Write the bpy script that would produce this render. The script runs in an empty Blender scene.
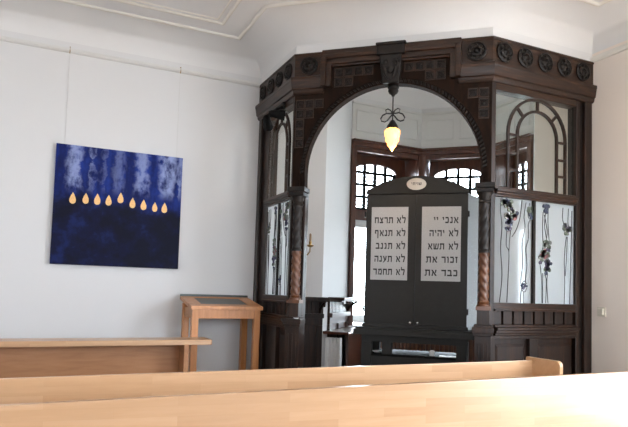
import bpy, bmesh, math, random
from mathutils import Vector, Matrix, noise as mnoise
random.seed(7)
D = bpy.data; SC = bpy.context.scene; COL = SC.collection
PI = math.pi

# ------------------------------------------------------------------ materials
def newmat(name):
    m = D.materials.new(name); m.use_nodes = True
    nt = m.node_tree; b = nt.nodes['Principled BSDF']
    return m, nt, b
def N(nt, t, **kw):
    n = nt.nodes.new(t)
    for k, v in kw.items():
        if k in ('operation', 'blend_type', 'data_type', 'bands_direction', 'wave_type', 'feature', 'distance'): setattr(n, k, v)
        else: n.inputs[k].default_value = v
    return n
def ramp(nt, stops, fac):
    r = nt.nodes.new('ShaderNodeValToRGB'); e = r.color_ramp.elements
    while len(e) < len(stops): e.new(0.5)
    for i, (p, c) in enumerate(stops): e[i].position = p; e[i].color = (*c, 1)
    nt.links.new(fac, r.inputs[0]); return r
def coords(nt, scale, kind='Object'):
    tc = nt.nodes.new('ShaderNodeTexCoord'); mp = nt.nodes.new('ShaderNodeMapping')
    mp.inputs['Scale'].default_value = scale
    nt.links.new(tc.outputs[kind], mp.inputs[0]); return mp.outputs[0]
def bump(nt, b, h, strength=.2, dist=.01):
    n = nt.nodes.new('ShaderNodeBump'); n.inputs['Strength'].default_value = strength; n.inputs['Distance'].default_value = dist
    nt.links.new(h, n.inputs['Height']); nt.links.new(n.outputs[0], b.inputs['Normal'])
def simple(name, col, rough=.5, metal=0, coat=0, spec=.5, nvar=.06, scale=6):
    m, nt, b = newmat(name)
    v = coords(nt, (scale,)*3); n = N(nt, 'ShaderNodeTexNoise', Scale=3.0, Detail=4.0)
    nt.links.new(v, n.inputs['Vector'])
    r = ramp(nt, [(.3, tuple(c*(1-nvar) for c in col)), (.7, tuple(min(1, c*(1+nvar)) for c in col))], n.outputs[0])
    nt.links.new(r.outputs[0], b.inputs['Base Color'])
    b.inputs['Roughness'].default_value = rough; b.inputs['Metallic'].default_value = metal
    b.inputs['Coat Weight'].default_value = coat; b.inputs['Specular IOR Level'].default_value = spec
    return m
def plaster(name, col):
    m, nt, b = newmat(name)
    v = coords(nt, (1, 1, 1)); n = N(nt, 'ShaderNodeTexNoise', Scale=1.3, Detail=3.0); nt.links.new(v, n.inputs['Vector'])
    r = ramp(nt, [(.3, tuple(c*.975 for c in col)), (.7, col)], n.outputs[0]); nt.links.new(r.outputs[0], b.inputs['Base Color'])
    n2 = N(nt, 'ShaderNodeTexNoise', Scale=90.0, Detail=3.0); nt.links.new(v, n2.inputs['Vector']); bump(nt, b, n2.outputs[0], .06, .004)
    b.inputs['Roughness'].default_value = .75; b.inputs['Specular IOR Level'].default_value = .25
    return m
def wood(name, c0, c1, c2, scale=(1, 14, 14), rough=.35, coat=0, b_str=.08, dens=2.2, spec=.5):
    m, nt, b = newmat(name)
    v = coords(nt, scale); n = N(nt, 'ShaderNodeTexNoise', Scale=dens, Detail=7.0, Roughness=.6, Distortion=.6)
    nt.links.new(v, n.inputs['Vector'])
    r = ramp(nt, [(.25, c0), (.5, c1), (.78, c2)], n.outputs[0])
    nt.links.new(r.outputs[0], b.inputs['Base Color']); bump(nt, b, n.outputs[0], b_str, .004)
    b.inputs['Roughness'].default_value = rough; b.inputs['Coat Weight'].default_value = coat
    b.inputs['Coat Roughness'].default_value = .15; b.inputs['Specular IOR Level'].default_value = spec
    return m
def beech(name, tint=1.0, rough=.33):
    # laminated staves along X: brick pattern gives each stave its tone, noise the grain
    m, nt, b = newmat(name)
    tc = nt.nodes.new('ShaderNodeTexCoord'); sep = nt.nodes.new('ShaderNodeSeparateXYZ'); nt.links.new(tc.outputs['Object'], sep.inputs[0])
    add = N(nt, 'ShaderNodeMath', operation='ADD'); nt.links.new(sep.outputs['Y'], add.inputs[0]); nt.links.new(sep.outputs['Z'], add.inputs[1])
    cmb = nt.nodes.new('ShaderNodeCombineXYZ'); nt.links.new(sep.outputs['X'], cmb.inputs[0]); nt.links.new(add.outputs[0], cmb.inputs[1])
    br = nt.nodes.new('ShaderNodeTexBrick'); nt.links.new(cmb.outputs[0], br.inputs['Vector'])
    br.inputs['Scale'].default_value = 1; br.inputs['Brick Width'].default_value = .52; br.inputs['Row Height'].default_value = .043
    br.inputs['Mortar Size'].default_value = .0006; br.inputs['Color1'].default_value = (0, 0, 0, 1); br.inputs['Color2'].default_value = (1, 1, 1, 1); br.inputs['Mortar'].default_value = (.2, .2, .2, 1)
    v = coords(nt, (1.2, 16, 16)); n = N(nt, 'ShaderNodeTexNoise', Scale=2.0, Detail=7.0, Roughness=.6); nt.links.new(v, n.inputs['Vector'])
    mx = N(nt, 'ShaderNodeMix', data_type='FLOAT'); mx.inputs[0].default_value = .62
    nt.links.new(br.outputs[0], mx.inputs[2]); nt.links.new(n.outputs[0], mx.inputs[3])
    r = ramp(nt, [(.15, tuple(tint*c for c in (.50, .285, .145))), (.5, tuple(tint*c for c in (.575, .345, .185))), (.85, tuple(tint*c for c in (.65, .41, .235)))], mx.outputs[0])
    nt.links.new(r.outputs[0], b.inputs['Base Color']); bump(nt, b, n.outputs[0], .04, .002)
    b.inputs['Roughness'].default_value = rough; b.inputs['Coat Weight'].default_value = .25; b.inputs['Coat Roughness'].default_value = .25
    return m

M = {}
M['wall'] = plaster('wall_paint', (.74, .735, .73))
M['wall_warmlit'] = plaster('warmlit_cream_wall_paint', (.90, .81, .725))  # cream pushed warmer and brighter: warm bounced light put into the paint colour
M['ceil'] = plaster('ceiling_paint', (.80, .795, .785))
M['cream'] = plaster('cream_moulding_paint', (.82, .79, .73))
M['panelwhite'] = plaster('white_joinery', (.72, .71, .68))
M['oak'] = wood('dark_oak', (.005, .0028, .002), (.017, .0072, .004), (.055, .022, .010), (12, 12, 1.2), .42, .12, spec=.4)
M['oak_h'] = wood('dark_oak_rail', (.006, .003, .002), (.026, .0105, .005), (.080, .031, .013), (1.6, 1.6, 16), .36, .2, spec=.4)
M['oakmatt'] = wood('matt_dark_oak', (.006, .0035, .0025), (.015, .0075, .0045), (.032, .014, .008), (10, 10, 3), .75, 0, spec=.1)
M['oakdeep'] = wood('blackened_oak', (.004, .003, .0025), (.011, .0075, .006), (.024, .015, .010), (10, 10, 10), .5, .08, spec=.3)
M['twist'] = wood('reddish_turned_oak', (.055, .018, .007), (.12, .042, .015), (.20, .08, .03), (10, 10, 3), .35, .25)
M['mahog'] = wood('red_brown_mahogany', (.035, .011, .006), (.075, .022, .010), (.14, .045, .02), (8, 8, 1.2), .33, .3)
M['beech'] = beech('oiled_beech')
M['beech2'] = beech('beech_brightened', 1.08, .28); M['beech3'] = beech('beech_dimmed', .80, .24)  # one beech; tints brightened and darkened to offset window light on the pews
M['cherry'] = wood('orange_alder', (.40, .155, .045), (.54, .225, .075), (.64, .30, .11), (9, 9, 1), .36, .15)
M['cherry_h'] = wood('warm_alder_board', (.36, .16, .07), (.44, .21, .095), (.50, .25, .125), (1, 8, 8), .4, .1, .03)
M['floor'] = wood('grey_brown_parquet', (.16, .12, .09), (.22, .17, .13), (.30, .24, .19), (1, 9, 1), .4)
M['arkgrey'] = simple('charcoal_lacquer', (.030, .029, .027), .6, 0, 0, .3)
M['arkmatt'] = simple('matt_charcoal_lacquer', (.028, .027, .025), .7, 0, 0, .3)
M['arkside'] = simple('satin_charcoal_side', (.05, .05, .052), .16, 0, .8, .6)
M['tablet'] = simple('brushed_silver_plate', (.50, .50, .50), .55, .25, 0, .4, .12, 60)
M['oval'] = simple('cream_enamel', (.62, .59, .54), .4)
M['ink'] = simple('black_letter_paint', (.012, .012, .012), .5)
M['iron'] = simple('black_iron', (.016, .014, .013), .42, .6)
M['lead'] = simple('lead_came', (.03, .03, .035), .45, .6)
M['brass'] = simple('aged_brass', (.35, .22, .08), .3, 1)
M['candle'] = simple('amber_wax', (.34, .22, .12), .5)
M['slate'] = simple('dark_green_slate', (.03, .038, .034), .35, 0, 0, .5)
M['black'] = simple('matt_black_plastic', (.006, .006, .006), .75, 0, 0, .2)
M['white'] = simple('white_gloss', (.80, .80, .79), .3)
M['wframe'] = simple('white_window_paint', (.70, .70, .68), .3, 0, .3)
M['ivoryplastic'] = simple('ivory_plastic', (.74, .69, .58), .35)
M['gold'] = simple('gold_leaf', (.86, .50, .20), .45, .25, 0, .5, .25, 60)
M['wire'] = simple('picture_wire', (.66, .65, .63), .5, .3)
M['steel'] = simple('satin_steel', (.6, .6, .6), .25, 1)
M['canvasedge'] = simple('dark_canvas_edge', (.01, .012, .04), .7)
for k, c in dict(fl_green=(.16, .19, .15), fl_purple=(.10, .09, .14), fl_red=(.28, .13, .13), fl_blue=(.06, .07, .11), fl_grey=(.26, .27, .25)).items():
    M[k] = simple('stained_' + k[3:], c, .25, 0, .3)

def glass_clear():
    m = D.materials.new('clear_glass'); m.use_nodes = True; nt = m.node_tree; nt.nodes.clear()
    o = nt.nodes.new('ShaderNodeOutputMaterial'); mx = nt.nodes.new('ShaderNodeMixShader'); f = N(nt, 'ShaderNodeFresnel', IOR=1.5)
    t = N(nt, 'ShaderNodeBsdfTransparent', Color=(.95, .97, .96, 1)); g = N(nt, 'ShaderNodeBsdfGlossy', Roughness=.03)
    ge = nt.nodes.new('ShaderNodeNewGeometry'); iv = N(nt, 'ShaderNodeMath', operation='SUBTRACT'); iv.inputs[0].default_value = 1; nt.links.new(ge.outputs['Backfacing'], iv.inputs[1])
    ml = N(nt, 'ShaderNodeMath', operation='MULTIPLY'); nt.links.new(f.outputs[0], ml.inputs[0]); nt.links.new(iv.outputs[0], ml.inputs[1])
    nt.links.new(ml.outputs[0], mx.inputs[0]); nt.links.new(t.outputs[0], mx.inputs[1]); nt.links.new(g.outputs[0], mx.inputs[2]); nt.links.new(mx.outputs[0], o.inputs[0])
    return m
def glass_frost():
    m = D.materials.new('rippled_cathedral_glass'); m.use_nodes = True; nt = m.node_tree; nt.nodes.clear()
    o = nt.nodes.new('ShaderNodeOutputMaterial')
    v = coords(nt, (1, 1, 1)); n = N(nt, 'ShaderNodeTexNoise', Scale=45.0, Detail=3.0); nt.links.new(v, n.inputs['Vector'])
    bp = nt.nodes.new('ShaderNodeBump'); bp.inputs['Strength'].default_value = .35; bp.inputs['Distance'].default_value = .004; nt.links.new(n.outputs[0], bp.inputs['Height'])
    tr = N(nt, 'ShaderNodeBsdfTranslucent', Color=(.93, .96, .97, 1)); tp = N(nt, 'ShaderNodeBsdfTransparent', Color=(.9, .94, .95, 1))
    df = N(nt, 'ShaderNodeBsdfDiffuse', Color=(.72, .76, .77, 1)); gl = N(nt, 'ShaderNodeBsdfGlossy', Roughness=.18)
    for s in (tr, df, gl): nt.links.new(bp.outputs[0], s.inputs['Normal'])
    m1 = nt.nodes.new('ShaderNodeMixShader'); m1.inputs[0].default_value = .12; nt.links.new(tr.outputs[0], m1.inputs[1]); nt.links.new(df.outputs[0], m1.inputs[2])
    m2 = nt.nodes.new('ShaderNodeMixShader'); m2.inputs[0].default_value = .035; nt.links.new(m1.outputs[0], m2.inputs[1]); nt.links.new(tp.outputs[0], m2.inputs[2])
    f = N(nt, 'ShaderNodeFresnel', IOR=1.5); m3 = nt.nodes.new('ShaderNodeMixShader')
    ge = nt.nodes.new('ShaderNodeNewGeometry'); iv = N(nt, 'ShaderNodeMath', operation='SUBTRACT'); iv.inputs[0].default_value = 1; nt.links.new(ge.outputs['Backfacing'], iv.inputs[1])
    ml = N(nt, 'ShaderNodeMath', operation='MULTIPLY'); nt.links.new(f.outputs[0], ml.inputs[0]); nt.links.new(iv.outputs[0], ml.inputs[1]); nt.links.new(ml.outputs[0], m3.inputs[0])
    # the back face of the thin pane lets everything through so the sheet scatters once
    m4 = nt.nodes.new('ShaderNodeMixShader'); t4 = N(nt, 'ShaderNodeBsdfTransparent', Color=(1, 1, 1, 1)); nt.links.new(m2.outputs[0], m3.inputs[1]); nt.links.new(gl.outputs[0], m3.inputs[2])
    nt.links.new(ge.outputs['Backfacing'], m4.inputs[0]); nt.links.new(m3.outputs[0], m4.inputs[1]); nt.links.new(t4.outputs[0], m4.inputs[2])
    nt.links.new(m4.outputs[0], o.inputs[0]); return m
M['glass'] = glass_clear(); M['frost'] = glass_frost()
def flame_mat():
    m, nt, b = newmat('amber_flame_glass')
    v = coords(nt, (1, 1, 1)); sp = nt.nodes.new('ShaderNodeSeparateXYZ'); nt.links.new(v, sp.inputs[0])
    mr = nt.nodes.new('ShaderNodeMapRange'); mr.inputs[1].default_value = 2.66; mr.inputs[2].default_value = 2.86; nt.links.new(sp.outputs['Z'], mr.inputs[0])
    r = ramp(nt, [(0, (1, .36, .07)), (.35, (1, .62, .26)), (.7, (1, .90, .66))], mr.outputs[0])
    b.inputs['Base Color'].default_value = (.9, .6, .25, 1); b.inputs['Roughness'].default_value = .3
    nt.links.new(r.outputs[0], b.inputs['Emission Color']); b.inputs['Emission Strength'].default_value = 3.2
    return m
M['flame'] = flame_mat()
def painting_mat():
    m, nt, b = newmat('blue_abstract_canvas')
    tc = nt.nodes.new('ShaderNodeTexCoord'); sp = nt.nodes.new('ShaderNodeSeparateXYZ'); nt.links.new(tc.outputs['Object'], sp.inputs[0])
    def noise(scale, sc, det=5.0, w=0.0):
        mp = nt.nodes.new('ShaderNodeMapping'); mp.inputs['Scale'].default_value = scale; mp.inputs['Location'].default_value = (w, w, w); nt.links.new(tc.outputs['Object'], mp.inputs[0])
        n = N(nt, 'ShaderNodeTexNoise', Scale=sc, Detail=det, Roughness=.6); nt.links.new(mp.outputs[0], n.inputs['Vector']); return n.outputs[0]
    def math_(op, a, b_=None, c=None):
        n = nt.nodes.new('ShaderNodeMath'); n.operation = op
        for i, x in enumerate((a, b_, c)):
            if x is None: continue
            if isinstance(x, (int, float)): n.inputs[i].default_value = x
            else: nt.links.new(x, n.inputs[i])
        return n.outputs[0]
    def smooth(x, a, b_):
        n = nt.nodes.new('ShaderNodeMapRange'); n.interpolation_type = 'SMOOTHSTEP'; n.inputs[1].default_value = a; n.inputs[2].default_value = b_; nt.links.new(x, n.inputs[0]); return n.outputs[0]
    X = sp.outputs['X']; Z = sp.outputs['Z']           # local: x -.59...59, z 0..1.125
    streak = noise((7, 1, .9), 1.0, 3.0, 3.1); blot = noise((3, 1, 3), 2.2, 8.0, 8.0); fine = noise((30, 1, 12), 1.0, 5.0, 1.0)
    base = ramp(nt, [(.30, (.004, .007, .045)), (.46, (.006, .014, .11)), (.60, (.014, .04, .26)), (.78, (.05, .11, .38))], math_('ADD', math_('MULTIPLY', streak, .55), math_('MULTIPLY', blot, .45)))
    # pale trunks : vertical soft stripes in the upper half
    tot = None
    for (cx, hw, st) in ((-.42, .055, .9), (-.265, .018, .55), (-.03, .05, .35), (.20, .06, .75), (.45, .075, 1.0), (.57, .03, .7), (-.15, .02, .25)):
        d = math_('ABSOLUTE', math_('SUBTRACT', X, cx)); d = math_('ADD', d, math_('MULTIPLY', math_('SUBTRACT', blot, .5), .26))
        s = math_('MULTIPLY', math_('SUBTRACT', 1.0, smooth(d, hw*.6, hw*1.5)), st); tot = s if tot is None else math_('MAXIMUM', tot, s)
    up = smooth(Z, .66, .80); pale = math_('MULTIPLY', math_('MULTIPLY', tot, up), smooth(math_('ADD', math_('MULTIPLY', blot, .7), math_('MULTIPLY', fine, .3)), .36, .56))
    mx = nt.nodes.new('ShaderNodeMix'); mx.data_type = 'RGBA'; nt.links.new(pale, mx.inputs[0]); nt.links.new(base.outputs[0], mx.inputs[6]); mx.inputs[7].default_value = (.30, .36, .62, 1)
    # lower half: near black to the right, deep blue to the left; border slopes and wanders
    edge = math_('ADD', math_('ADD', Z, math_('MULTIPLY', X, .10)), math_('MULTIPLY', math_('SUBTRACT', blot, .5), .12))
    low = math_('SUBTRACT', 1.0, smooth(edge, .55, .66))
    lc = ramp(nt, [(.44, (.003, .004, .016)), (.58, (.004, .006, .035)), (.70, (.008, .016, .09))], math_('SUBTRACT', blot, math_('MULTIPLY', X, .12)))
    m2 = nt.nodes.new('ShaderNodeMix'); m2.data_type = 'RGBA'; nt.links.new(low, m2.inputs[0]); nt.links.new(mx.outputs[2], m2.inputs[6]); nt.links.new(lc.outputs[0], m2.inputs[7])
    nt.links.new(m2.outputs[2], b.inputs['Base Color']); b.inputs['Roughness'].default_value = .6; b.inputs['Specular IOR Level'].default_value = .15
    bump(nt, b, blot, .15, .005); return m
M['painting'] = painting_mat()

# ------------------------------------------------------------------ mesh helpers
class MB:
    """collects shapes in world coordinates; F maps local (u right, v out of the wall, w up)"""
    def __init__(s, F=None): s.bm = bmesh.new(); s.F = F or (lambda u, v, w: Vector((u, v, w))); s.mi = 0
    def vert(s, p): return s.bm.verts.new(s.F(*p))
    def face(s, vs):
        try: f = s.bm.faces.new(vs); f.material_index = s.mi; return f
        except ValueError: return None
    def box(s, u0, u1, v0, v1, w0, w1):
        c = [s.vert((u, v, w)) for u in (u0, u1) for v in (v0, v1) for w in (w0, w1)]
        for q in ((0, 1, 3, 2), (4, 6, 7, 5), (0, 4, 5, 1), (2, 3, 7, 6), (0, 2, 6, 4), (1, 5, 7, 3)): s.face([c[i] for i in q])
    def hexa(s, p):      # 8 points: bottom 4, top 4
        c = [s.vert(x) for x in p]
        for q in ((3, 2, 1, 0), (4, 5, 6, 7), (0, 1, 5, 4), (1, 2, 6, 5), (2, 3, 7, 6), (3, 0, 4, 7)): s.face([c[i] for i in q])
    def prism(s, poly, v0, v1):       # poly in (u,w)
        a = [s.vert((u, v0, w)) for u, w in poly]; b = [s.vert((u, v1, w)) for u, w in poly]; n = len(poly)
        s.face(a); s.face(b[::-1])
        for i in range(n): s.face([a[i], b[i], b[(i+1) % n], a[(i+1) % n]])
    def strip(s, inner, outer, v0, v1, closed=False):   # band between two equal-length outlines in (u,w)
        n = len(inner); A = [[s.vert((u, v, w)) for u, w in L] for L in (inner, outer) for v in (v0, v1)]
        i0, i1, o0, o1 = A
        for k in range(n if closed else n-1):
            j = (k+1) % n
            s.face([i0[k], i0[j], o0[j], o0[k]]); s.face([i1[k], o1[k], o1[j], i1[j]])
            s.face([i0[k], i1[k], i1[j], i0[j]]); s.face([o0[k], o0[j], o1[j], o1[k]])
        if not closed:
            for k in (0, n-1): s.face([i0[k], o0[k], o1[k], i1[k]])
    def lathe(s, prof, c=(0, 0), seg=20, fn=None):      # prof: (r,w); axis vertical at local (u,v)=c
        rings = []
        for r, w in prof:
            rings.append([s.vert((c[0]+(r*(fn(a, w) if fn else 1))*math.cos(a), c[1]+(r*(fn(a, w) if fn else 1))*math.sin(a), w)) for a in [2*PI*i/seg for i in range(seg)]])
        for a, b in zip(rings, rings[1:]):
            for i in range(seg): s.face([a[i], a[(i+1) % seg], b[(i+1) % seg], b[i]])
        s.face(rings[0][::-1]); s.face(rings[-1])
    def disc(s, u, w, prof, seg=18):   # rosette turned about the out-axis: prof (r,v)
        rings = [[s.vert((u+r*math.cos(a), v, w+r*math.sin(a))) for a in [2*PI*i/seg for i in range(seg)]] for r, v in prof]
        for a, b in zip(rings, rings[1:]):
            for i in range(seg): s.face([a[i], a[(i+1) % seg], b[(i+1) % seg], b[i]])
        s.face(rings[-1])
        s.face(rings[0][::-1])
    def tube(s, pts, r, seg=6, cap=True):
        P = [Vector(s.F(*p)) for p in pts]; rings = []
        for i, p in enumerate(P):
            t = (P[min(i+1, len(P)-1)]-P[max(i-1, 0)]).normalized()
            a = t.cross(Vector((0, 0, 1)));
            if a.length < .15: a = t.cross(Vector((.3, 1, 0)))
            a.normalize(); b = t.cross(a)
            rr = r[i] if isinstance(r, (list, tuple)) else r
            rings.append([s.bm.verts.new(p+rr*(math.cos(q)*a+math.sin(q)*b)) for q in [2*PI*k/seg for k in range(seg)]])
        for a, b in zip(rings, rings[1:]):
            for i in range(seg):
                # nearest pairing keeps rings untwisted
                s.face([a[i], a[(i+1) % seg], b[(i+1) % seg], b[i]])
        if cap: s.face(rings[0][::-1]); s.face(rings[-1])
    def sweep(s, path, prof, z0=0):    # path: XY world points, viewer on the right-hand side v; prof: (out, z) closed
        P = [Vector((x, y)) for x, y in path]; n = len(P); offs = []
        for i in range(n):
            def nv(a, b): d = (b-a).normalized(); return Vector((d.y, -d.x))
            if i == 0: m = nv(P[0], P[1])
            elif i == n-1: m = nv(P[-2], P[-1])
            else:
                a, b = nv(P[i-1], P[i]), nv(P[i], P[i+1]); m = (a+b); m = m/(m.dot(a))
            offs.append(m)
        rings = [[s.bm.verts.new((P[i].x+o*offs[i].x, P[i].y+o*offs[i].y, z0+z)) for o, z in prof] for i in range(n)]
        for a, b in zip(rings, rings[1:]):
            for i in range(len(prof)): s.face([a[i], a[(i+1) % len(prof)], b[(i+1) % len(prof)], b[i]])
        s.face(rings[0][::-1]); s.face(rings[-1])
    def build(s, name, mat, parent=None, bevel=0, smooth=False, angle=35, origin=None, **props):
        bmesh.ops.recalc_face_normals(s.bm, faces=s.bm.faces[:])
        if parent is not None: org = parent['_org']; org = Vector(org)
        elif origin is not None: org = Vector(origin)
        else:
            xs = [v.co for v in s.bm.verts]; lo = [min(c[i] for c in xs) for i in range(3)]; hi = [max(c[i] for c in xs) for i in range(3)]
            org = Vector(((lo[0]+hi[0])/2, (lo[1]+hi[1])/2, lo[2]))
        for v in s.bm.verts: v.co -= org
        me = D.meshes.new(name); s.bm.to_mesh(me); s.bm.free()
        for k in (mat if isinstance(mat, (list, tuple)) else [mat]): me.materials.append(M[k])
        o = D.objects.new(name, me); COL.objects.link(o)
        if parent is None: o.location = org
        else: o.parent = parent
        o['_org'] = list(org)
        if smooth:
            for p in me.polygons: p.use_smooth = True
            md = o.modifiers.new('split', 'EDGE_SPLIT'); md.split_angle = math.radians(angle)
        if bevel:
            md = o.modifiers.new('edge', 'BEVEL'); md.width = bevel; md.segments = 2; md.limit_method = 'ANGLE'; md.angle_limit = math.radians(50)
        for k, v in props.items(): o[k] = v
        return o
def thing(name, label, cat, loc, group=None):
    o = D.objects.new(name, None); COL.objects.link(o); o.location = loc; o.empty_display_size = .1
    o['label'] = label; o['category'] = cat; o['_org'] = list(loc)
    if group: o['group'] = group
    return o
def frame(p0, p1):
    a = Vector((p0[0], p0[1])); b = Vector((p1[0], p1[1])); u = (b-a).normalized(); v = Vector((u.y, -u.x))
    f = lambda U, V, W: Vector((a.x+u.x*U+v.x*V, a.y+u.y*U+v.y*V, W))
    return f, (b-a).length
ST = dict(kind='structure')

# ------------------------------------------------------------------ layout
YW, XR = 6.022, 4.611
A = (2.09, 5.042); B = (3.41, 3.85)
C = (2.09, YW); E_ = (XR, 3.85)
P0 = (2.91, YW); P1 = (3.61, 6.73); P2 = (4.71, 6.73); P3 = (5.38, 6.06); P4 = (5.38, 5.33); P5 = (XR, 4.56)
HC = 3.92; ZR = 3.61; XL = -4.0; YF = -3.2
FL, LL = frame(C, A); FF, LF = frame(A, B); FR, LR = frame(B, E_)

# ------------------------------------------------------------------ room shell
m = MB(); m.box(XL-.2, 6.2, YF-.2, 7.6, -.15, 0); m.build('floor', 'floor', **ST)
m = MB(); m.box(XL-.2, P0[0], YW, YW+.3, 0, 4.5)
m.build('wall_back', 'wall', **ST)
m = MB(); m.hexa([(XR, 3.85-.0, 0), (XR+.3, 3.85, 0), (XR+.3, P5[1]+.12, 0), (XR, P5[1], 0), (XR, 3.85, 4.5), (XR+.3, 3.85, 4.5), (XR+.3, P5[1]+.12, 4.5), (XR, P5[1], 4.5)])
wy0, wy1, wz0, wz1 = -.4, 2.3, .25, 3.2
def wall_holes(m, axis, c0, c1, a0, a1, holes, ztop=4.5):
    """wall slab with rectangular holes along axis; holes=[(a,b,z0,z1)]"""
    def bx(p, q, z0, z1):
        if axis == 'y': m.box(c0, c1, p, q, z0, z1)
        else: m.box(p, q, c0, c1, z0, z1)
    cur = a0
    for (p, q, z0, z1) in sorted(holes):
        bx(cur, p, 0, ztop); bx(p, q, 0, z0); bx(p, q, z1, ztop); cur = q
    bx(cur, a1, 0, ztop)
HR = [(wy0, wy1, wz0, wz1)]
HF = [(-3.5, -1.9, .95, 3.2), (2.3, 4.2, .95, 3.2)]
wall_holes(m, 'y', XR, XR+.3, YF-.2, 3.85, HR); m.build('wall_right', 'wall_warmlit', **ST)
m = MB(); wall_holes(m, 'x', YF-.3, YF, XL-.2, XR+.3, HF); m.build('wall_front', 'wall', **ST)
m = MB(); m.box(XL-.3, XL, YF-.3, YW+.3, 0, 4.5); m.build('wall_left', 'wall', **ST)
# wall above the screen (three faces, with thickness)
m = MB(); m.sweep([C, A, B, E_], [(-.0, 3.6), (-.0, 4.5), (-.16, 4.5), (-.16, 3.6)]); m.build('wall_bay', 'wall', **ST)
# ceiling with coves: polygon ring offsets
r = .372
path = [(XR, YF), (XR, 3.85), B, A, C, (XL, YW), (XL, YF)]     # room outline, walked so the room is on the left
def inset(path, d):
    P = [Vector(p) for p in path]; out = []; n = len(P)
    for i in range(n):
        a = (P[i]-P[i-1]).normalized(); b = (P[(i+1) % n]-P[i]).normalized()
        na = Vector((-a.y, a.x)); nb = Vector((-b.y, b.x)); mm = na+nb; mm = mm/mm.dot(na); out.append(P[i]+mm*d)
    return out
def ring_surface(m, path, prof, fill_top=True):
    rings = []
    for d, z in prof: rings.append([m.bm.verts.new((p.x, p.y, z)) for p in inset(path, d)])
    n = len(path)
    for a, b in zip(rings, rings[1:]):
        for i in range(n): m.face([a[i], a[(i+1) % n], b[(i+1) % n], b[i]])
    if fill_top: m.face(rings[-1])
    return rings
cove = [(.0, 3.60), (.0, 3.69)] + [(r-r*math.cos(t), 3.69+(HC-3.69)*math.sin(t)) for t in [PI/2*k/8 for k in range(1, 8)]] + [(r, HC)]
m = MB(); ring_surface(m, path, [(-.001, 3.60)]+cove[1:])
cl = m.build('ceiling', 'ceil', smooth=True, angle=50, **ST)
# ceiling mouldings
def bead(d0, d1, z, h, nm):
    m = MB(); prof = [(d0, z), (d0+.006, z-h*.8), ((d0+d1)/2, z-h), (d1-.006, z-h*.8), (d1, z)]
    ring_surface(m, path, prof, False); return m.build(nm, 'cream', smooth=True, angle=60, **ST)
bead(.36, .40, HC+.002, .025, 'trim_1')
bead(.605, .64, HC+.002, .022, 'trim_2')
bead(.68, .70, HC+.002, .012, 'trim_3')
# picture rails
m = MB(); m.sweep([(XL, YW), C], [(0, 3.585), (.022, 3.59), (.03, 3.605), (.022, 3.625), (0, 3.63)]); m.build('trim_4', 'panelwhite', **ST)
m = MB(); m.sweep([E_, (XR, YF)], [(0, 3.60), (.02, 3.605), (.028, 3.63), (.02, 3.655), (0, 3.66)]); m.build('trim_5', 'cream', **ST)
m = MB(); m.sweep([(XL, YW), C], [(0, 0), (.02, 0), (.02, .12), (.01, .14), (0, .14)]); m.build('baseboard_back', 'white', **ST)
m = MB(); m.sweep([E_, (XR, YF)], [(0, 0), (.02, 0), (.02, .12), (.01, .14), (0, .14)]); m.build('baseboard_right', 'white', **ST)
# windows of the room behind and beside the camera
def room_window(nm, axis, c, a0, a1, z0, z1):
    m = MB()
    def bx(p, q, za, zb, t=.03):
        if axis == 'y': m.box(c-t, c+t, p, q, za, zb)
        else: m.box(p, q, c-t, c+t, za, zb)
    w = .07
    bx(a0, a0+w, z0, z1); bx(a1-w, a1, z0, z1); bx(a0+w, a1-w, z0, z0+w); bx(a0+w, a1-w, z1-w, z1); mid = (a0+a1)/2
    bx(mid-.04, mid+.04, z0+w, z1-w); bx(a0+w, mid-.04, z0+1.5, z0+1.56); bx(mid+.04, a1-w, z0+1.5, z0+1.56)
    return m.build(nm, 'wframe', **ST)
room_window('window_4', 'y', XR+.15, *HR[0])
for i, h in enumerate(HF): room_window('window_%d' % (5+i), 'x', YF-.15, *h)

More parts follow.
